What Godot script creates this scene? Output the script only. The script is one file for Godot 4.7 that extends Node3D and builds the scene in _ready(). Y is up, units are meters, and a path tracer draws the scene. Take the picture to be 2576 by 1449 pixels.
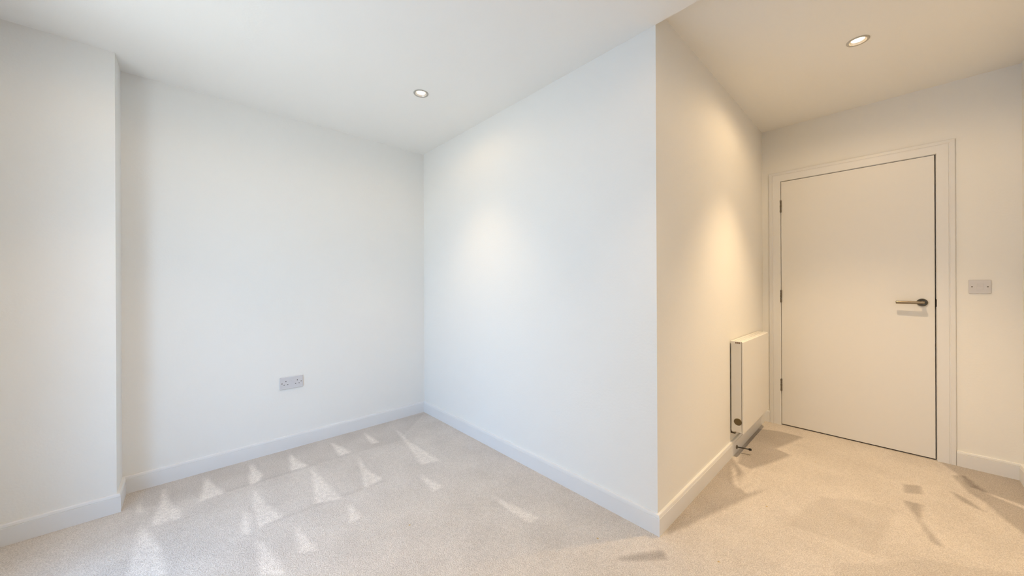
extends Node3D

# Room measures in metres: x runs along the far wall, -z towards it, y up.
const FAR := -2.988          # face of the far wall
const BLOCK_X := 1.634       # face of the boxed-out wall block towards the room
const BLOCK_Z := -0.753      # face of that block towards the entrance passage
const PIER_Z := -2.773       # face of the shallow pier in the corner
const PIER_X := -0.281       # its side
const DOOR_X := 3.672        # face of the wall with the door
const NEAR := 0.541          # face of the long wall behind the camera
const WINDOW_X := -0.72      # face of the wall with the window
const HIGH := 2.42           # ceiling of the room
const HIGH_HALL := 2.503     # ceiling of the entrance passage
const WIN := [-2.13, -0.95, 0.10, 2.18]   # window opening: z from, z to, sill, head

var names := {}
var M := {}


func _ready() -> void:
	# camera
	var cam := Camera3D.new()
	cam.name = "camera"
	cam.position = Vector3(0, 1.185, 0)
	cam.rotation = Vector3(0, deg_to_rad(-42.782), -0.0045)
	cam.set_frustum(0.05 * 1449.0 / 879.754, Vector2(0, -0.05 * 7.0 / 879.754), 0.05, 60.0)
	cam.current = true
	add_child(cam)
	# sky and exposure
	var env := Environment.new()
	var sky_mat := ProceduralSkyMaterial.new()
	sky_mat.sky_top_color = Color(0.60, 0.79, 1.0)
	sky_mat.sky_horizon_color = Color(0.77, 0.90, 1.0)
	sky_mat.ground_horizon_color = Color(0.84, 0.89, 0.92)
	sky_mat.ground_bottom_color = Color(0.79, 0.83, 0.85)
	sky_mat.sky_energy_multiplier = 1.0
	sky_mat.energy_multiplier = 6.6
	var sky := Sky.new()
	sky.sky_material = sky_mat
	env.background_mode = Environment.BG_SKY
	env.sky = sky
	env.ambient_light_source = Environment.AMBIENT_SOURCE_SKY
	env.tonemap_mode = Environment.TONE_MAPPER_LINEAR
	env.tonemap_exposure = 1.05
	env.sdfgi_enabled = true
	env.ssao_enabled = true
	env.ssil_enabled = true
	var we := WorldEnvironment.new()
	we.name = "surroundings"
	we.environment = env
	add_child(we)

	materials()
	shell()
	skirting()
	door()
	window()
	downlight(Vector3(1.101, HIGH, -2.043), "white recessed ceiling downlight near the inner corner of the two white walls", LAMP_ROOM)
	downlight(Vector3(-0.187, HIGH, -2.043), "unseen white recessed ceiling downlight near the corner pier beside the window", LAMP_ROOM)  # out of view, lights the pier end of the room
	downlight(Vector3(1.101, HIGH, -0.40), "unseen white recessed ceiling downlight near the outer corner of the wall block", LAMP_ROOM)  # out of view, placed to light the carpet before the wall block
	downlight(Vector3(-0.187, HIGH, -0.40), "unseen white recessed ceiling downlight near the wall opposite the pier", LAMP_ROOM)  # unseen lamp of the same row, lights the near floor
	downlight(Vector3(2.672, HIGH_HALL, -0.114), "bright warm recessed downlight in the passage ceiling in front of the door", LAMP_HALL)
	radiator()
	door_stop()
	socket()
	light_switch()


const LAMP_ROOM := 1.15
const LAMP_HALL := 4.7


# ---------------------------------------------------------------- helpers
func tag(o: Node, label: String, category := "", group := "", kind := "") -> void:
	if label: o.set_meta("label", label)
	if category: o.set_meta("category", category)
	if group: o.set_meta("group", group)
	if kind: o.set_meta("kind", kind)


func numbered(called: String) -> String:
	var n: int = names.get(called, 0)
	names[called] = n + 1
	return called if n == 0 else "%s_%03d" % [called, n]


func mb() -> SurfaceTool:
	var st := SurfaceTool.new()
	st.begin(Mesh.PRIMITIVE_TRIANGLES)
	return st


func build(st: SurfaceTool, called: String, mat: Material, parent: Node = null) -> MeshInstance3D:
	var o := MeshInstance3D.new()
	o.mesh = st.commit()
	o.material_override = mat
	o.cast_shadow = GeometryInstance3D.SHADOW_CASTING_SETTING_ON
	if parent == null:
		o.name = numbered(called)
		add_child(o)
	else:
		o.name = called
		parent.add_child(o, true)
	return o


func base(called: String, at: Vector3, turn := 0.0) -> Node3D:
	var o := Node3D.new()
	o.name = numbered(called)
	o.position = at
	o.rotation.y = turn
	add_child(o)
	return o


func tri(st: SurfaceTool, a: Vector3, b: Vector3, c: Vector3, out: Vector3, na := Vector3.ZERO, nb := Vector3.ZERO, nc := Vector3.ZERO) -> void:
	var n := out.normalized()
	if (b - a).cross(c - a).dot(out) > 0.0:
		var t := b
		b = c
		c = t
		var tn := nb
		nb = nc
		nc = tn
	st.set_normal(na if na != Vector3.ZERO else n); st.add_vertex(a)
	st.set_normal(nb if nb != Vector3.ZERO else n); st.add_vertex(b)
	st.set_normal(nc if nc != Vector3.ZERO else n); st.add_vertex(c)


func flat(st: SurfaceTool, a: Vector3, b: Vector3, c: Vector3, d: Vector3, out: Vector3) -> void:
	var n := (c - a).cross(d - b)
	if n.dot(out) < 0.0: n = -n
	tri(st, a, b, c, n)
	tri(st, a, c, d, n)


# box with chamfered edges
func box(st: SurfaceTool, lo: Vector3, hi: Vector3, b := 0.0) -> void:
	var m := (lo + hi) / 2.0
	var h := (hi - lo) / 2.0
	b = minf(b, minf(h.x, minf(h.y, h.z)) * 0.95)
	for ax in 3:
		var u := (ax + 1) % 3
		var v := (ax + 2) % 3
		for s in [-1.0, 1.0]:
			var n := Vector3.ZERO
			n[ax] = s
			var p: Array[Vector3] = []
			for q in [[-1, -1], [1, -1], [1, 1], [-1, 1]]:
				var w := Vector3.ZERO
				w[ax] = s * h[ax]
				w[u] = q[0] * (h[u] - b)
				w[v] = q[1] * (h[v] - b)
				p.append(m + w)
			flat(st, p[0], p[1], p[2], p[3], n)
		if b > 0.0:
			for s in [-1.0, 1.0]:
				for t in [-1.0, 1.0]:
					var p: Array[Vector3] = []
					for q in [[0, -1], [0, 1], [1, 1], [1, -1]]:
						var w := Vector3.ZERO
						w[u] = s * (h[u] - (b if q[0] == 1 else 0.0))
						w[v] = t * (h[v] - (b if q[0] == 0 else 0.0))
						w[ax] = q[1] * (h[ax] - b)
						p.append(m + w)
					var n := Vector3.ZERO
					n[u] = s
					n[v] = t
					flat(st, p[0], p[1], p[2], p[3], n)
	if b > 0.0:
		for sx in [-1.0, 1.0]:
			for sy in [-1.0, 1.0]:
				for sz in [-1.0, 1.0]:
					var s := Vector3(sx, sy, sz)
					var k := s * h
					tri(st, m + k - s * Vector3(0, b, b), m + k - s * Vector3(b, 0, b), m + k - s * Vector3(b, b, 0), s)


# profile (counter-clockwise in u, v) pushed from point a to b; the ends may be cut slantwise: skew_a and skew_b move an end point along the way by skew * u
func push(st: SurfaceTool, prof: PackedVector2Array, a: Vector3, b: Vector3, u: Vector3, v: Vector3, skew_a := 0.0, skew_b := 0.0, smooth := false) -> void:
	var w := (b - a).normalized()
	var n := prof.size()
	var pa: Array[Vector3] = []
	var pb: Array[Vector3] = []
	for p in prof:
		var off: Vector3 = u * p.x + v * p.y
		pa.append(a + off + w * skew_a * p.x)
		pb.append(b + off + w * skew_b * p.x)
	var nn: Array[Vector3] = []
	for i in n:
		var d: Vector2 = prof[(i + 1) % n] - prof[i]
		nn.append((u * d.y - v * d.x).normalized())
	for i in n:
		var j := (i + 1) % n
		if smooth:
			var n0 := (nn[i] + nn[(i + n - 1) % n]).normalized()
			var n1 := (nn[i] + nn[j]).normalized()
			tri(st, pa[i], pa[j], pb[j], nn[i], n0, n1, n1)
			tri(st, pa[i], pb[j], pb[i], nn[i], n0, n1, n0)
		else:
			tri(st, pa[i], pa[j], pb[j], nn[i])
			tri(st, pa[i], pb[j], pb[i], nn[i])
	var ix := Geometry2D.triangulate_polygon(prof)
	for k in range(0, ix.size(), 3):
		tri(st, pa[ix[k]], pa[ix[k + 1]], pa[ix[k + 2]], -w)
		tri(st, pb[ix[k]], pb[ix[k + 1]], pb[ix[k + 2]], w)


# profile of (radius, height) turned around the axis at c; runs from low to high on the outside
func lathe(st: SurfaceTool, prof: PackedVector2Array, c: Vector3, axis: Vector3, n := 32) -> void:
	axis = axis.normalized()
	var u := axis.cross(Vector3(0.31, 0.9, 0.27)).normalized()
	var v := axis.cross(u)
	for i in prof.size() - 1:
		var p := prof[i]
		var q := prof[i + 1]
		var d := q - p
		var sl := Vector2(d.y, -d.x).normalized()
		for k in n:
			var r0 := u * cos(TAU * k / n) + v * sin(TAU * k / n)
			var r1 := u * cos(TAU * (k + 1) / n) + v * sin(TAU * (k + 1) / n)
			var n0 := r0 * sl.x + axis * sl.y
			var n1 := r1 * sl.x + axis * sl.y
			var a := c + r0 * p.x + axis * p.y
			var b := c + r1 * p.x + axis * p.y
			var e := c + r1 * q.x + axis * q.y
			var f := c + r0 * q.x + axis * q.y
			if p.x > 0.00001: tri(st, a, b, e, n0 + n1, n0, n1, n1)
			if q.x > 0.00001: tri(st, a, e, f, n0 + n1, n0, n1, n0)


func rod(st: SurfaceTool, a: Vector3, b: Vector3, r: float, n := 20, bev := 0.001) -> void:
	var l := (b - a).length()
	lathe(st, PackedVector2Array([Vector2(0, 0), Vector2(r - bev, 0), Vector2(r, bev), Vector2(r, l - bev), Vector2(r - bev, l), Vector2(0, l)]), a, b - a, n)


# outline of a rounded rectangle, counter-clockwise
func rounded(w: float, h: float, r: float, n := 6) -> PackedVector2Array:
	var p := PackedVector2Array()
	for c in 4:
		var k := Vector2((w / 2 - r) * (1 if c in [0, 3] else -1), (h / 2 - r) * (1 if c in [0, 1] else -1))
		for i in n + 1:
			var a := PI / 2 * (c + float(i) / n)
			p.append(k + Vector2(cos(a), sin(a)) * r)
	return p


# a rounded plate with a softened front edge; u and v span its face, out points away from the wall
func plate(st: SurfaceTool, c: Vector3, u: Vector3, v: Vector3, out: Vector3, w: float, h: float, r: float, thick: float, bev: float) -> void:
	var back := rounded(w, h, r)
	var front := rounded(w - 2 * bev, h - 2 * bev, maxf(r - bev, 0.0005))
	var n := back.size()
	var at := func(p: Vector2, k: float) -> Vector3: return c + u * p.x + v * p.y + out * k
	for i in n:
		var j := (i + 1) % n
		var d: Vector2 = back[j] - back[i]
		var side := u * d.y - v * d.x
		flat(st, at.call(back[i], 0), at.call(back[j], 0), at.call(back[j], thick - bev), at.call(back[i], thick - bev), side)
		flat(st, at.call(back[i], thick - bev), at.call(back[j], thick - bev), at.call(front[j], thick), at.call(front[i], thick), side.normalized() + out)
		tri(st, at.call(front[i], thick), at.call(front[j], thick), c + out * thick, out)
		tri(st, at.call(back[i], 0), at.call(back[j], 0), c, -out)


# ---------------------------------------------------------------- materials
func std(color: Color, rough: float, metal := 0.0) -> StandardMaterial3D:
	var m := StandardMaterial3D.new()
	m.albedo_color = color
	m.roughness = rough
	m.metallic = metal
	return m


func noise_texture(freq: float, kind: FastNoiseLite.NoiseType, size: int, seed_value: int) -> NoiseTexture2D:
	var n := FastNoiseLite.new()
	n.noise_type = kind
	n.frequency = freq
	n.seed = seed_value
	n.fractal_octaves = 3
	var t := NoiseTexture2D.new()
	t.noise = n
	t.width = size
	t.height = size
	t.seamless = true
	t.generate_mipmaps = false
	return t


func relief(m: StandardMaterial3D, t: Texture2D, per_metre: float, cm: float) -> void:
	m.heightmap_enabled = true
	m.heightmap_texture = t
	m.heightmap_scale = cm
	m.uv1_triplanar = true
	m.uv1_world_triplanar = true
	m.uv1_scale = Vector3.ONE * per_metre


func materials() -> void:
	var roller := noise_texture(0.05, FastNoiseLite.TYPE_SIMPLEX, 256, 3)
	M.wall = std(Color(0.955, 0.955, 0.945), 0.82)
	relief(M.wall, roller, 4.0, 0.02)
	M.ceiling = std(Color(0.975, 0.975, 0.965), 0.9)
	relief(M.ceiling, roller, 4.0, 0.015)
	M.gloss = std(Color(0.925, 0.93, 0.935), 0.38)
	M.door = std(Color(0.925, 0.925, 0.92), 0.45)
	M.steel = std(Color(0.56, 0.52, 0.46), 0.32, 1.0)
	M.chrome = std(Color(0.40, 0.39, 0.37), 0.16, 1.0)
	M.hinge = std(Color(0.47, 0.44, 0.40), 0.35, 1.0)
	M.dark = std(Color(0.05, 0.045, 0.04), 0.6)
	M.rubber = std(Color(0.06, 0.055, 0.05), 0.7)
	M.radiator = std(Color(0.93, 0.925, 0.91), 0.35)
	M.print = std(Color(0.47, 0.36, 0.22), 0.6)
	M.cap = std(Color(0.42, 0.36, 0.24), 0.55)
	M.plastic = std(Color(0.845, 0.845, 0.86), 0.35)
	M.slot = std(Color(0.16, 0.16, 0.17), 0.6)
	M.bezel = std(Color(0.74, 0.73, 0.71), 0.3, 0.55)
	M.baffle = std(Color(0.88, 0.88, 0.88), 0.25, 0.6)
	M.frame = std(Color(0.90, 0.90, 0.90), 0.4)
	M.core = std(Color(0.80, 0.80, 0.78), 0.9)
	var glass := std(Color(0.97, 1.0, 0.99, 0.06), 0.02)
	glass.transparency = BaseMaterial3D.TRANSPARENCY_ALPHA
	M.glass = glass
	M.carpet = carpet_material()


# The carpet: beige-grey cut pile with lanes and wedges left by the vacuum cleaner, where the nap lies the other way; some shade by far wall and radiator is painted in.
func carpet_material() -> StandardMaterial3D:
	var light := [
		[Vector2(-0.110, -2.912), Vector2(-0.070, -2.644), Vector2(-0.030, -2.556), Vector2(-0.029, -2.473), Vector2(-0.143, -2.483), Vector2(-0.121, -2.702)],
		[Vector2(0.074, -2.896), Vector2(0.119, -2.702), Vector2(0.156, -2.602), Vector2(0.040, -2.584), Vector2(0.054, -2.730)],
		[Vector2(0.304, -2.915), Vector2(0.339, -2.679), Vector2(0.308, -2.605), Vector2(0.264, -2.599), Vector2(0.277, -2.737)],
		[Vector2(0.522, -2.899), Vector2(0.540, -2.743), Vector2(0.581, -2.604), Vector2(0.477, -2.613)],
		[Vector2(0.786, -2.883), Vector2(0.826, -2.738), Vector2(0.844, -2.612), Vector2(0.771, -2.608)],
		[Vector2(1.035, -2.905), Vector2(1.061, -2.633), Vector2(1.004, -2.641)],
		[Vector2(1.261, -2.821), Vector2(1.226, -2.477), Vector2(1.247, -2.084), Vector2(1.125, -2.105), Vector2(1.139, -2.164), Vector2(1.186, -2.416)],
		[Vector2(0.276, -2.565), Vector2(0.303, -2.342), Vector2(0.352, -2.124), Vector2(0.245, -2.107), Vector2(0.251, -2.306)],
		[Vector2(0.218, -2.351), Vector2(0.232, -2.236), Vector2(0.215, -2.079), Vector2(0.175, -2.132)],
		[Vector2(0.586, -2.592), Vector2(0.604, -2.309), Vector2(0.624, -2.079), Vector2(0.506, -2.127)],
		[Vector2(0.865, -2.552), Vector2(0.842, -2.317), Vector2(0.870, -2.118), Vector2(0.749, -2.088), Vector2(0.802, -2.275)],
		[Vector2(1.059, -2.033), Vector2(1.097, -1.794), Vector2(1.029, -1.786)],
		[Vector2(1.252, -1.536), Vector2(1.307, -1.215), Vector2(1.236, -1.221), Vector2(1.238, -1.402)],
		[Vector2(-0.178, -2.539), Vector2(-0.103, -2.296), Vector2(-0.068, -2.015), Vector2(-0.188, -2.127), Vector2(-0.186, -2.298)],
		[Vector2(-0.207, -2.845), Vector2(-0.175, -2.644), Vector2(-0.201, -2.686)],
		[Vector2(0.229, -2.020), Vector2(0.274, -1.867), Vector2(0.290, -1.681), Vector2(0.211, -1.754)],
		[Vector2(0.385, -2.023), Vector2(0.424, -1.746), Vector2(0.357, -1.789)],
		[Vector2(0.634, -2.022), Vector2(0.649, -1.845), Vector2(0.587, -1.833)],
		[Vector2(2.613, -0.704), Vector2(2.519, -0.659), Vector2(2.390, -0.629), Vector2(2.311, -0.593), Vector2(2.383, -0.637), Vector2(2.498, -0.670)],
		[Vector2(2.709, -0.600), Vector2(2.491, -0.590), Vector2(2.349, -0.597), Vector2(2.483, -0.575)],
		[Vector2(2.628, -0.560), Vector2(2.484, -0.538), Vector2(2.334, -0.555), Vector2(2.464, -0.548)]]
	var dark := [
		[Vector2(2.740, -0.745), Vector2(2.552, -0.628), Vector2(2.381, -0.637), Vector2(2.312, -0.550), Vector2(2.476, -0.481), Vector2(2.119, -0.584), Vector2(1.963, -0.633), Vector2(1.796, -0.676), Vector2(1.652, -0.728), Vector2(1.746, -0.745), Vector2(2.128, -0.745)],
		[Vector2(3.171, -0.753), Vector2(3.423, -0.743), Vector2(3.485, -0.609), Vector2(3.484, -0.458), Vector2(3.098, -0.560), Vector2(3.056, -0.470), Vector2(2.849, -0.531), Vector2(2.644, -0.607), Vector2(2.665, -0.690)],  # nap mark together with painted shade under the radiator
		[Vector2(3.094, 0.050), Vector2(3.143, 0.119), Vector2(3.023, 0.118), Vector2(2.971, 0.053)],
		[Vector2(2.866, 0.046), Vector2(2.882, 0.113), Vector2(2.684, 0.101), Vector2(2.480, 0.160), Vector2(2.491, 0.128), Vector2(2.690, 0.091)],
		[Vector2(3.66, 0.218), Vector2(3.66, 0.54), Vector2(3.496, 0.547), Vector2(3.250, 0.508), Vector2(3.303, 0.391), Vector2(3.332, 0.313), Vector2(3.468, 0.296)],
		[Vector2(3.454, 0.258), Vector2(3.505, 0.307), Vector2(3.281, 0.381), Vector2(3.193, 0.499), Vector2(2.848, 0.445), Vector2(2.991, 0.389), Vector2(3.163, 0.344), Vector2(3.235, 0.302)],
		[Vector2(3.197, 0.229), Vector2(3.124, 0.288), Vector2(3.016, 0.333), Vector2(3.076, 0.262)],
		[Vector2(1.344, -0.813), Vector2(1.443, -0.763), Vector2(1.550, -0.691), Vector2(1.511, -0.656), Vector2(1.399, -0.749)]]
	var soft := [
		[Vector2(2.58, -0.26), Vector2(2.69, -0.12), Vector2(2.72, 0.02), Vector2(2.19, -0.05), Vector2(2.17, -0.34), Vector2(2.29, -0.33)],
		[Vector2(-0.63, -2.75), Vector2(-0.24, -2.75), Vector2(0.16, -2.60), Vector2(0.58, -2.60), Vector2(1.17, -2.55), Vector2(1.60, -2.94), Vector2(1.02, -2.99), Vector2(-0.25, -2.98)],  # darker nap along the far wall, partly painted shade
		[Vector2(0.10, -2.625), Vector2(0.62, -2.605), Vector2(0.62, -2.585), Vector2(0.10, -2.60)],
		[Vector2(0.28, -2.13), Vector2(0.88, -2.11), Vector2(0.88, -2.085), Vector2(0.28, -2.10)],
		[Vector2(2.011, -0.156), Vector2(2.121, -0.048), Vector2(2.322, 0.102), Vector2(2.371, 0.201), Vector2(2.504, 0.391), Vector2(1.854, -0.150)]]
	var o := Vector2(-0.75, -3.02)
	var span := Vector2(4.5, 3.60)
	var w := 1024
	var h := 819
	var marks := PackedByteArray()
	marks.resize(w * h)
	marks.fill(128)
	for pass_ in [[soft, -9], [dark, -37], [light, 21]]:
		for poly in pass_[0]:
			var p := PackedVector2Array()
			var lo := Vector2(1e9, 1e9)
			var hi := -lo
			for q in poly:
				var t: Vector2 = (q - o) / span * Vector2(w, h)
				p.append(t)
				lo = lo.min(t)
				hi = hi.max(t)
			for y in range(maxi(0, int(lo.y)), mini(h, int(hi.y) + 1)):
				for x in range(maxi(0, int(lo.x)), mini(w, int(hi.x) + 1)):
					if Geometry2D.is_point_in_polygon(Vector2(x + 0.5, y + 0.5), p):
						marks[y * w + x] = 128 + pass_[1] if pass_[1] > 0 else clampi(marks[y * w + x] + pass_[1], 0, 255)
	var im := Image.create_from_data(w, h, false, Image.FORMAT_L8, marks)
	im.resize(w / 4, h / 4, Image.INTERPOLATE_LANCZOS)
	var W := 2048
	var H := 1638
	im.resize(W, H, Image.INTERPOLATE_CUBIC)
	marks = im.get_data()
	var n1 := FastNoiseLite.new()   # tufts
	n1.seed = 11
	n1.noise_type = FastNoiseLite.TYPE_SIMPLEX
	n1.frequency = 0.32
	n1.fractal_octaves = 2
	var fine := n1.get_image(W, H, false, false, false).get_data()
	n1.seed = 12
	n1.frequency = 0.06
	n1.fractal_octaves = 3
	var mid := n1.get_image(W, H, false, false, false).get_data()
	n1.seed = 13
	n1.frequency = 0.006
	var wide := n1.get_image(W, H, false, false, false).get_data()
	var data := PackedByteArray()
	data.resize(W * H * 3)
	for i in W * H:
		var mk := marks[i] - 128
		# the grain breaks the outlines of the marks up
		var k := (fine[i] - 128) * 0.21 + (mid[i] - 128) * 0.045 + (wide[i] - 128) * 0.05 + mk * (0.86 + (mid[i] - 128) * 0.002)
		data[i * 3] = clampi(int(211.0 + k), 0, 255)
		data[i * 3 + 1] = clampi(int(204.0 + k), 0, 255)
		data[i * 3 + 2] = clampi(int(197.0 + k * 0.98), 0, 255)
	# a few crumbs trodden into the pile
	for s in [Vector2(0.80, -1.62), Vector2(1.40, -0.93), Vector2(1.66, -0.50), Vector2(2.26, -0.45), Vector2(3.06, -0.34)]:
		var q: Vector2 = (s - o) / span * Vector2(W, H)
		for dy in range(-2, 3):
			for dx in range(-2, 3):
				if dx * dx + dy * dy <= 4:
					var at := ((int(q.y) + dy) * W + int(q.x) + dx) * 3
					data[at] = 196
					data[at + 1] = 168
					data[at + 2] = 118
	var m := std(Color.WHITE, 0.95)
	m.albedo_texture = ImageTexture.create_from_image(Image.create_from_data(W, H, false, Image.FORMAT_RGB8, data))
	m.metallic_specular = 0.15
	m.heightmap_enabled = true
	m.heightmap_texture = ImageTexture.create_from_image(Image.create_from_data(W, H, false, Image.FORMAT_L8, fine))
	m.heightmap_scale = 0.35
	m.rim_enabled = true
	m.rim = 0.3
	return m


# ---------------------------------------------------------------- the room
func slab(called: String, lo: Vector3, hi: Vector3, mat: Material, label: String, category: String) -> MeshInstance3D:
	var st := mb()
	box(st, lo, hi)
	var o := build(st, called, mat)
	tag(o, label, category, "", "structure")
	return o


func ceiling_slab(called: String, lo: Vector3, hi: Vector3, holes: Array, label: String) -> void:
	var c := CSGBox3D.new()
	c.name = called
	c.size = hi - lo
	c.position = (lo + hi) / 2.0
	c.material_override = M.ceiling
	for p in holes:
		var k := CSGCylinder3D.new()
		k.name = "cut_hole"
		k.operation = CSGShape3D.OPERATION_SUBTRACTION
		k.radius = 0.038
		k.height = 0.12
		k.sides = 40
		k.position = Vector3(p.x, lo.y, p.y) - c.position
		c.add_child(k, true)
	add_child(c)
	tag(c, label, "ceiling", "", "structure")


func shell() -> void:
	# floor with its own texture coordinates
	var st := mb()
	var lo := Vector2(-0.75, -3.02)
	var hi := Vector2(3.75, 0.58)
	var c := [Vector2(lo.x, lo.y), Vector2(hi.x, lo.y), Vector2(hi.x, hi.y), Vector2(lo.x, hi.y)]
	for k in [0, 1, 2, 0, 2, 3]:
		st.set_normal(Vector3.UP)
		st.set_uv((c[k] - lo) / (hi - lo))
		st.add_vertex(Vector3(c[k].x, 0, c[k].y))
	for k in 4:
		var a: Vector2 = c[k]
		var b: Vector2 = c[(k + 1) % 4]
		var out := Vector3((b - a).y, 0, -(b - a).x)
		flat(st, Vector3(a.x, 0, a.y), Vector3(b.x, 0, b.y), Vector3(b.x, -0.02, b.y), Vector3(a.x, -0.02, a.y), out)
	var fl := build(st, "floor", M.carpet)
	tag(fl, "pale beige grey cut pile carpet with vacuum marks across the whole floor", "carpet", "", "structure")
	slab("floor_slab", Vector3(-1.05, -0.25, -3.3), Vector3(4.1, -0.02, 0.85), M.core, "concrete floor slab under the carpet", "floor")

	ceiling_slab("ceiling", Vector3(-1.05, HIGH, -3.3), Vector3(BLOCK_X, 2.80, 0.85), [Vector2(1.101, -2.043), Vector2(-0.187, -2.043), Vector2(1.101, -0.40), Vector2(-0.187, -0.40)], "smooth white ceiling over the room with small downlights")
	ceiling_slab("ceiling_passage", Vector3(BLOCK_X, HIGH_HALL, -3.3), Vector3(4.1, 2.80, 0.85), [Vector2(2.672, -0.114)], "slightly higher white ceiling over the passage to the door")

	slab("wall_far", Vector3(-1.05, -0.02, FAR - 0.25), Vector3(BLOCK_X, HIGH, FAR), M.wall, "white far wall carrying the double socket", "wall")
	slab("wall_pier", Vector3(WINDOW_X, -0.02, FAR), Vector3(PIER_X, HIGH, PIER_Z), M.wall, "shallow white pier in the corner between far wall and window wall", "wall")
	# one solid block: its two faces are the wall beside the inner corner and the wall behind the radiator
	slab("wall_block", Vector3(BLOCK_X, -0.02, FAR - 0.25), Vector3(3.95, HIGH_HALL, BLOCK_Z), M.wall, "white boxed-out wall block with a sharp outer corner and the radiator on its passage side", "wall")
	slab("wall_near", Vector3(-1.05, -0.02, NEAR), Vector3(4.1, HIGH_HALL, NEAR + 0.25), M.wall, "long white wall that the passage runs along", "wall")
	# the wall with the door: two piers and the piece above
	st = mb()
	box(st, Vector3(DOOR_X, -0.02, BLOCK_Z), Vector3(DOOR_X + 0.12, HIGH_HALL, -0.652))
	box(st, Vector3(DOOR_X, -0.02, 0.236), Vector3(DOOR_X + 0.12, HIGH_HALL, NEAR))
	box(st, Vector3(DOOR_X, 2.074, -0.652), Vector3(DOOR_X + 0.12, HIGH_HALL, 0.236))
	var wd := build(st, "wall_door", M.wall)
	tag(wd, "white wall around the door with the light switch on it", "wall", "", "structure")
	slab("wall_unseen_door_backing", Vector3(DOOR_X + 0.22, -0.02, BLOCK_Z), Vector3(4.1, HIGH_HALL, NEAR), M.core, "unseen backing behind the door that keeps outside daylight out of its gaps", "wall")  # unseen, placed to stop daylight leaking in around the leaf
	# an added blocker outside the window, out of view: it keeps the daylight off the middle of the wall block
	slab("wall_added_daylight_blocker", Vector3(-9.0, -6.0, -14.0), Vector3(-3.6, 7.0, -2.4), std(Color(0.88, 0.88, 0.88), 0.9), "added pale blocker outside the window that keeps daylight off the wall block", "building")
	# the wall with the window
	st = mb()
	var x0 := WINDOW_X - 0.24
	box(st, Vector3(x0, -0.02, FAR), Vector3(WINDOW_X, HIGH, WIN[0]))
	box(st, Vector3(x0, -0.02, WIN[1]), Vector3(WINDOW_X, HIGH, NEAR))
	box(st, Vector3(x0, -0.02, WIN[0]), Vector3(WINDOW_X, WIN[2], WIN[1]))
	box(st, Vector3(x0, WIN[3], WIN[0]), Vector3(WINDOW_X, HIGH, WIN[1]))
	var ww := build(st, "wall_window", M.wall)
	tag(ww, "white outside wall with the tall window beside the pier", "wall", "", "structure")


# skirting: chamfered and grooved board, 97 mm high; u is away from the wall
func skirting() -> void:
	var prof := PackedVector2Array([Vector2(0, 0), Vector2(0.016, 0), Vector2(0.016, 0.0805), Vector2(0.0135, 0.0815), Vector2(0.0135, 0.0835), Vector2(0.0150, 0.0845), Vector2(0.0122, 0.0955), Vector2(0.0108, 0.097), Vector2(0, 0.097)])
	# each: name, from, to (on the wall line), away from the wall, mitre at the ends (-1 inner corner, +1 outer corner, 0 square), label
	var runs := [
		["baseboard_pier", Vector2(WINDOW_X, PIER_Z), Vector2(PIER_X, PIER_Z), Vector2(0, 1), -1, 1, "white grooved skirting along the front of the corner pier"],
		["baseboard_pier_side", Vector2(PIER_X, PIER_Z), Vector2(PIER_X, FAR), Vector2(1, 0), 1, -1, "short white skirting on the side of the corner pier"],
		["baseboard_far", Vector2(PIER_X, FAR), Vector2(BLOCK_X, FAR), Vector2(0, 1), -1, -1, "white grooved skirting along the far wall under the double socket"],
		["baseboard_block", Vector2(BLOCK_X, FAR), Vector2(BLOCK_X, BLOCK_Z), Vector2(-1, 0), -1, 1, "white grooved skirting from the inner corner to the outer corner of the wall block"],
		["baseboard_passage", Vector2(BLOCK_X, BLOCK_Z), Vector2(DOOR_X, BLOCK_Z), Vector2(0, 1), 1, -1, "white grooved skirting running under the radiator"],
		["baseboard_door_hinge_side", Vector2(DOOR_X, BLOCK_Z), Vector2(DOOR_X, -0.704), Vector2(-1, 0), -1, 0, "short stub of white skirting between radiator wall and door architrave"],
		["baseboard_door_latch_side", Vector2(DOOR_X, 0.292), Vector2(DOOR_X, NEAR), Vector2(-1, 0), 0, -1, "white skirting between door architrave and long wall under the light switch"],
		["baseboard_near", Vector2(DOOR_X, NEAR), Vector2(WINDOW_X, NEAR), Vector2(0, -1), -1, -1, "white grooved skirting along the long wall of the passage"],
		["baseboard_window", Vector2(WINDOW_X, NEAR), Vector2(WINDOW_X, PIER_Z), Vector2(1, 0), -1, -1, "white grooved skirting along the window wall"]]
	for r in runs:
		var st := mb()
		var a := Vector3(r[1].x, 0, r[1].y)
		var b := Vector3(r[2].x, 0, r[2].y)
		push(st, prof, a, b, Vector3(r[3].x, 0, r[3].y), Vector3.UP, -float(r[4]), float(r[5]))
		var o := build(st, r[0], M.gloss)
		tag(o, r[6], "skirting board", "", "structure")


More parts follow.
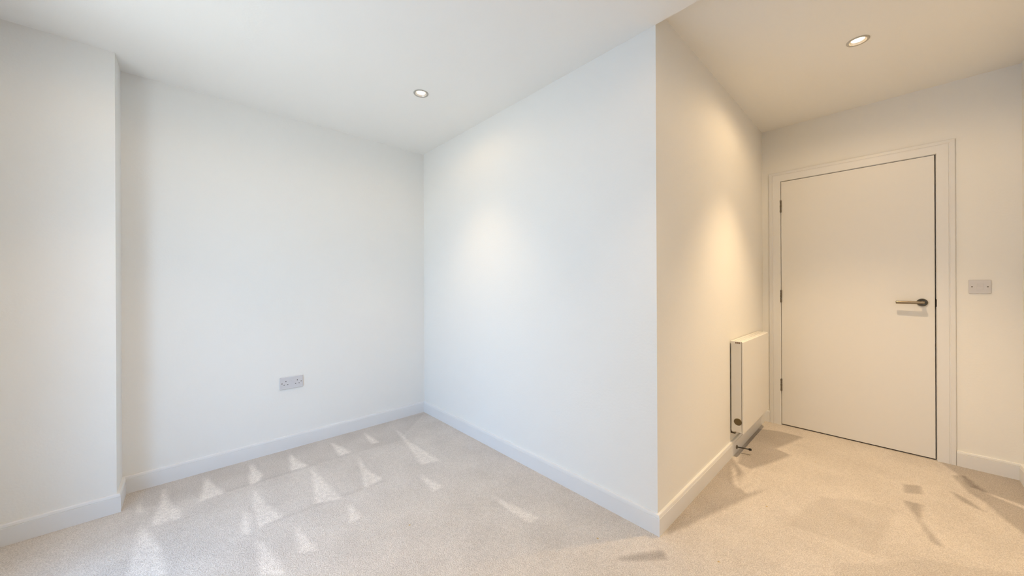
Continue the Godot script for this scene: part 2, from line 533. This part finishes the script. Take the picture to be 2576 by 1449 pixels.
# ---------------------------------------------------------------- door
func door() -> void:
	var d := base("door_1", Vector3(DOOR_X, 0, -0.208))
	tag(d, "flush white door in a white frame with a lever handle, at the end of the passage", "door", "", "structure")
	# everything below in the door's own axes: x away from the room, z along the wall
	var zl := -0.413   # hinge edge of the leaf
	var zr := 0.4125   # latch edge
	var top := 2.043
	var face := -0.005
	var st := mb()
	box(st, Vector3(face, 0.009, zl), Vector3(face + 0.04, top, zr), 0.0012)
	build(st, "door_leaf", M.door, d)
	# lining with stops behind the leaf
	var g := 0.0035
	st = mb()
	box(st, Vector3(-0.004, 0, zl - 0.031), Vector3(0.12, top + 0.03, zl - g * 0.8), 0.001)
	box(st, Vector3(-0.004, 0, zr + g * 1.6), Vector3(0.12, top + 0.03, zr + 0.031), 0.001)
	box(st, Vector3(-0.004, top + g, zl - 0.031), Vector3(0.12, top + 0.031, zr + 0.031), 0.001)
	build(st, "door_lining", M.gloss, d)
	st = mb()
	box(st, Vector3(face + 0.042, 0, zl - g), Vector3(0.075, top + g, zl + 0.012))
	box(st, Vector3(face + 0.042, 0, zr - 0.012), Vector3(0.075, top + g, zr + g * 2))
	box(st, Vector3(face + 0.042, top - 0.012, zl), Vector3(0.075, top + g, zr))
	box(st, Vector3(0.075, 0.0, zl - g), Vector3(0.10, 0.02, zr + g * 2))
	build(st, "door_stop_bead", M.gloss, d)
	# architraves, mitred at the head: broad flat, groove, narrow outer band
	var aw := 0.079
	var pr := PackedVector2Array([Vector2(0, 0), Vector2(0, 0.013), Vector2(0.002, 0.015), Vector2(0.0505, 0.015), Vector2(0.0525, 0.0115), Vector2(0.0555, 0.0115), Vector2(0.0575, 0.0138), Vector2(aw - 0.003, 0.0118), Vector2(aw, 0.0095), Vector2(aw, 0)])
	pr.reverse()   # counter-clockwise
	var in_l := zl - 0.004
	var in_r := zr + 0.0075
	var in_t := top + 0.005
	st = mb()
	push(st, pr, Vector3(0, 0, in_l), Vector3(0, in_t, in_l), Vector3(0, 0, -1), Vector3(-1, 0, 0), 0.0, 1.0)
	build(st, "architrave", M.gloss, d)
	st = mb()
	push(st, pr, Vector3(0, 0, in_r), Vector3(0, in_t, in_r), Vector3(0, 0, 1), Vector3(-1, 0, 0), 0.0, 1.0)
	build(st, "architrave", M.gloss, d)
	st = mb()
	push(st, pr, Vector3(0, in_t, in_l), Vector3(0, in_t, in_r), Vector3(0, 1, 0), Vector3(-1, 0, 0), -1.0, 1.0)
	build(st, "architrave", M.gloss, d)
	# hinges
	for y in [1.838, 1.083, 0.338]:
		var hg := Node3D.new()
		hg.name = "hinge"
		hg.position = Vector3(face, y, zl - 0.002)
		d.add_child(hg, true)
		hg.set_meta("label", "brushed steel butt hinge")
		for k in 5:
			st = mb()
			rod(st, Vector3(-0.006, -0.051 + k * 0.0205, 0), Vector3(-0.006, -0.0315 + k * 0.0205, 0), 0.0068 if k % 2 == 0 else 0.0062, 16)
			build(st, "knuckle", M.hinge, hg)
		st = mb()
		box(st, Vector3(-0.003, -0.05, -0.0016), Vector3(0.03, 0.05, 0.0004))
		build(st, "hinge_flap", M.hinge, hg)
	# lever on a round rose
	var hd := Node3D.new()
	hd.name = "door_handle"
	hd.position = Vector3(face, 1.055, 0.149 + 0.208)
	d.add_child(hd)
	hd.set_meta("label", "brushed metal lever handle on a round rose")
	st = mb()
	lathe(st, PackedVector2Array([Vector2(0.026, 0), Vector2(0.026, 0.006), Vector2(0.0245, 0.0085), Vector2(0.0215, 0.0095), Vector2(0.012, 0.0095), Vector2(0.0105, 0.011), Vector2(0.0, 0.011)]), Vector3.ZERO, Vector3(-1, 0, 0), 48)
	build(st, "rose", M.chrome, hd)
	st = mb()
	rod(st, Vector3(-0.008, 0, 0), Vector3(-0.058, 0, 0), 0.0095, 28, 0.002)
	build(st, "lever_neck", M.steel, hd)
	st = mb()
	rod(st, Vector3(-0.052, 0, 0.010), Vector3(-0.050, 0, -0.122), 0.0095, 28, 0.0018)
	build(st, "lever", M.steel, hd)
	# keep in the frame where the latch goes in
	st = mb()
	box(st, Vector3(-0.0062, 1.028, zr + 0.0030), Vector3(0.03, 1.078, zr + 0.0085), 0.001)
	build(st, "strike_plate", M.dark, d).set_meta("label", "dark strike plate")


# ---------------------------------------------------------------- window behind and beside the camera's view
func window() -> void:
	var w := base("window_1", Vector3(WINDOW_X - 0.17, WIN[2], (WIN[0] + WIN[1]) / 2.0))
	tag(w, "tall white framed window in the outside wall beside the pier", "window", "", "structure")
	var hw: float = (WIN[1] - WIN[0]) / 2.0
	var hh: float = WIN[3] - WIN[2]
	var st := mb()
	var f := 0.045
	box(st, Vector3(-0.035, 0, -hw), Vector3(0.035, hh, -hw + f), 0.003)
	box(st, Vector3(-0.035, 0, hw - f), Vector3(0.035, hh, hw), 0.003)
	box(st, Vector3(-0.035, 0, -hw + f), Vector3(0.035, f, hw - f), 0.003)
	box(st, Vector3(-0.035, hh - f, -hw + f), Vector3(0.035, hh, hw - f), 0.003)
	build(st, "window_frame", M.frame, w)
	st = mb()
	box(st, Vector3(-0.003, f - 0.005, -hw + f - 0.005), Vector3(0.003, hh - f + 0.005, hw - f + 0.005))
	build(st, "pane", M.glass, w)


# ---------------------------------------------------------------- ceiling lamps
func downlight(at: Vector3, label: String, power: float) -> void:
	var d := base("recessed_downlight", at)
	tag(d, label, "downlight", "")
	var st := mb()
	lathe(st, PackedVector2Array([Vector2(0.0465, 0.0), Vector2(0.0462, 0.0025), Vector2(0.0445, 0.0042), Vector2(0.0400, 0.0042), Vector2(0.0355, 0.0030), Vector2(0.0335, 0.0)]), Vector3.ZERO, Vector3.DOWN, 64)
	build(st, "bezel", M.bezel, d)
	st = mb()
	lathe(st, PackedVector2Array([Vector2(0.0338, 0.0004), Vector2(0.0275, -0.006), Vector2(0.0265, -0.012)]), Vector3.ZERO, Vector3.DOWN, 64)
	lathe(st, PackedVector2Array([Vector2(0.0368, -0.012), Vector2(0.0368, 0.0005)]), Vector3.ZERO, Vector3.DOWN, 48)
	build(st, "baffle", M.baffle, d)
	st = mb()
	lathe(st, PackedVector2Array([Vector2(0.0365, -0.030), Vector2(0.0270, -0.0115), Vector2(0.024, -0.0085), Vector2(0.0, -0.0070)]), Vector3.ZERO, Vector3.DOWN, 48)
	var lens := std(Color(0.95, 0.93, 0.9), 0.4)
	lens.emission_enabled = true
	lens.emission = Color(1.0, 0.86, 0.67)
	lens.emission_energy_multiplier = 6.0
	build(st, "lamp_lens", lens, d)
	# the reflector's beam, and the weaker light that leaves the lens at the side
	for part in [[0.68, 44.0, 1.0], [0.074, 86.0, 0.45]]:
		var l := SpotLight3D.new()
		l.name = "lamp_light"
		l.position = Vector3(0, -0.006, 0)
		l.rotation.x = -PI / 2
		l.light_color = Color(1.0, 0.86, 0.67)
		l.light_energy = power * part[0]
		l.light_size = 0.026
		l.spot_angle = part[1]
		l.spot_angle_attenuation = part[2]
		l.spot_range = 8.0
		l.spot_attenuation = 2.0
		l.shadow_enabled = true
		d.add_child(l, true)


# ---------------------------------------------------------------- radiator
func radiator() -> void:
	var x0 := 2.745
	var x1 := 3.460
	var r := base("radiator", Vector3((x0 + x1) / 2, 0.168, -0.673))
	tag(r, "flat white panel radiator hung on the passage wall beside the door", "radiator")
	var hx := (x1 - x0) / 2
	var hh := 0.628
	var st := mb()
	box(st, Vector3(-hx + 0.0015, 0, -0.012), Vector3(hx - 0.0015, hh - 0.003, 0), 0.0035)
	build(st, "front_panel", M.radiator, r)
	st = mb()
	box(st, Vector3(-hx + 0.004, 0.012, -0.070), Vector3(hx - 0.004, hh - 0.012, -0.059), 0.003)
	build(st, "rear_panel", M.radiator, r)
	# pressed fins between the panels
	st = mb()
	var n := 26
	for k in n:
		var x := lerpf(-hx + 0.02, hx - 0.02, float(k) / (n - 1))
		box(st, Vector3(x - 0.0006, 0.03, -0.059), Vector3(x + 0.0006, hh - 0.03, -0.012))
	build(st, "convector_fins", M.radiator, r)
	for s in [-1.0, 1.0]:
		st = mb()
		var xa: float = s * hx
		var xb: float = s * (hx - 0.002)
		box(st, Vector3(minf(xa, xb), 0.008, -0.0725), Vector3(maxf(xa, xb), hh - 0.004, -0.0122), 0.0008)
		# folded lip along the top and front edges of the side
		box(st, Vector3(minf(xa, xa + s * 0.0012), hh - 0.020, -0.0735), Vector3(maxf(xa, xa + s * 0.0012), hh - 0.002, -0.0122), 0.0005)
		var side := build(st, "side_cover", M.radiator, r)
		if s < 0:
			# round cap over the unused connection
			st = mb()
			lathe(st, PackedVector2Array([Vector2(0.0235, 0), Vector2(0.0235, 0.0015), Vector2(0.022, 0.003), Vector2(0.0, 0.0035)]), Vector3(xa - 0.0002, 0.078, -0.0335), Vector3(-1, 0, 0), 40)
			build(st, "blanking_cap", M.cap, side).set_meta("label", "round olive brown cap")
			# small brown maker's print, too small to read, on the top lip
			st = mb()
			var z := -0.046
			for wd in [0.006, 0.0045, 0.0058, 0.005, 0.0028, 0.0058]:
				box(st, Vector3(xa - 0.0016, hh - 0.0165, z), Vector3(xa - 0.0011, hh - 0.0060, z + wd * 0.75))
				z += wd
			build(st, "printed_mark", M.print, side).set_meta("label", "small brown print")
	# top grille: frame and bars with slots between
	var gr := Node3D.new()
	gr.name = "top_grille"
	r.add_child(gr)
	st = mb()
	box(st, Vector3(-hx, hh - 0.006, -0.0735), Vector3(hx, hh, -0.0665), 0.001)
	box(st, Vector3(-hx, hh - 0.006, -0.016), Vector3(hx, hh, -0.008), 0.001)
	for k in 9:
		var x := lerpf(-hx + 0.003, hx - 0.003, k / 8.0)
		box(st, Vector3(x - 0.003, hh - 0.007, -0.070), Vector3(x + 0.003, hh - 0.001, -0.012), 0.0005)
	build(st, "grille_frame", M.radiator, gr)
	for k in 4:
		var zc := -0.060 + k * 0.0128
		st = mb()
		box(st, Vector3(-hx + 0.004, hh - 0.006, zc - 0.0042), Vector3(hx - 0.004, hh, zc + 0.0042), 0.001)
		build(st, "slat", M.radiator, gr)
	# wall brackets, and the steel hook of the nearer one below the side cover
	for x in [-hx + 0.115, hx - 0.115]:
		st = mb()
		box(st, Vector3(x - 0.014, 0.02, -0.0800), Vector3(x + 0.014, hh - 0.06, -0.0772), 0.0006)
		box(st, Vector3(x - 0.0015, hh - 0.11, -0.079), Vector3(x + 0.0015, hh - 0.07, -0.060), 0.0005)
		box(st, Vector3(x - 0.0015, 0.03, -0.079), Vector3(x + 0.0015, 0.07, -0.060), 0.0005)
		build(st, "wall_bracket", M.radiator, r)
	st = mb()
	box(st, Vector3(-hx + 0.010, -0.012, -0.0800), Vector3(-hx + 0.034, 0.012, -0.0772), 0.0006)
	box(st, Vector3(-hx + 0.010, -0.012, -0.079), Vector3(-hx + 0.034, -0.009, -0.052), 0.0006)
	box(st, Vector3(-hx + 0.010, -0.012, -0.055), Vector3(-hx + 0.034, 0.006, -0.052), 0.0006)
	build(st, "support_hook", M.hinge, r).set_meta("label", "dark steel support hook")


func door_stop() -> void:
	var s := base("door_stop", Vector3(2.83, 0.040, BLOCK_Z + 0.016))
	tag(s, "small metal door stop with a black rubber tip screwed to the skirting under the radiator", "door stop")
	var st := mb()
	lathe(st, PackedVector2Array([Vector2(0.0135, 0), Vector2(0.0135, 0.003), Vector2(0.011, 0.006), Vector2(0.0055, 0.007), Vector2(0, 0.007)]), Vector3.ZERO, Vector3(0, 0, 1), 32)
	build(st, "base_flange", M.hinge, s)
	st = mb()
	rod(st, Vector3(0, 0, 0.005), Vector3(0.018, 0.0, 0.070), 0.0042, 16)
	build(st, "rod", M.chrome, s)
	st = mb()
	rod(st, Vector3(0.0175, 0.0, 0.068), Vector3(0.0225, 0.0, 0.084), 0.0078, 20, 0.002)
	build(st, "rubber_tip", M.rubber, s)


# ---------------------------------------------------------------- electrics
func socket() -> void:
	var c := base("wall_socket", Vector3(0.5535, 0.480, FAR))
	tag(c, "pale grey double power socket low on the far wall", "socket")
	var st := mb()
	plate(st, Vector3.ZERO, Vector3.RIGHT, Vector3.UP, Vector3.BACK, 0.147, 0.0865, 0.004, 0.0085, 0.0022)
	var pl := build(st, "faceplate", M.plastic, c)
	for x in [-0.0602, 0.0602]:
		st = mb()
		lathe(st, PackedVector2Array([Vector2(0.0033, 0), Vector2(0.0033, 0.0006), Vector2(0.0022, 0.0009), Vector2(0, 0.0009)]), Vector3(x, 0.0, 0.0084), Vector3.BACK, 20)
		build(st, "screw", M.hinge, pl)
	for cx in [-0.036, 0.036]:
		st = mb()
		box(st, Vector3(cx - 0.002, 0.0085, 0.0070), Vector3(cx + 0.002, 0.0165, 0.00875))
		build(st, "pin_hole", M.slot, c)
		for s in [-1.0, 1.0]:
			st = mb()
			box(st, Vector3(cx + s * 0.0111 - 0.0034, -0.0135, 0.0070), Vector3(cx + s * 0.0111 + 0.0034, -0.0095, 0.00875))
			build(st, "pin_hole", M.slot, c)
	for cx in [-0.0085, 0.0085]:
		var prof := PackedVector2Array([Vector2(0.008, -0.0095), Vector2(0.0112, -0.0095), Vector2(0.0092, 0.0), Vector2(0.0104, 0.0095), Vector2(0.008, 0.0095)])
		st = mb()
		push(st, prof, Vector3(cx - 0.0055, 0.021, 0), Vector3(cx + 0.0055, 0.021, 0), Vector3.BACK, Vector3.UP)
		build(st, "rocker", M.plastic, c)


func light_switch() -> void:
	var c := base("light_switch", Vector3(DOOR_X, 1.162, 0.3855))
	tag(c, "pale grey single light switch on the wall beside the door", "light switch")
	var st := mb()
	plate(st, Vector3.ZERO, Vector3.BACK, Vector3.UP, Vector3.LEFT, 0.0865, 0.0865, 0.004, 0.0075, 0.002)
	var pl := build(st, "faceplate", M.plastic, c)
	for z in [-0.0302, 0.0302]:
		st = mb()
		lathe(st, PackedVector2Array([Vector2(0.0036, 0), Vector2(0.0036, 0.0005), Vector2(0.0024, 0.0008), Vector2(0, 0.0008)]), Vector3(-0.0074, 0, z), Vector3.LEFT, 20)
		build(st, "screw", M.hinge, pl)
	var prof := PackedVector2Array([Vector2(0.0068, -0.019), Vector2(0.0100, -0.019), Vector2(0.0085, 0.0), Vector2(0.0112, 0.019), Vector2(0.0068, 0.019)])
	st = mb()
	push(st, prof, Vector3(0, 0, -0.0115), Vector3(0, 0, 0.0115), Vector3.LEFT, Vector3.UP)
	build(st, "rocker", M.plastic, c)
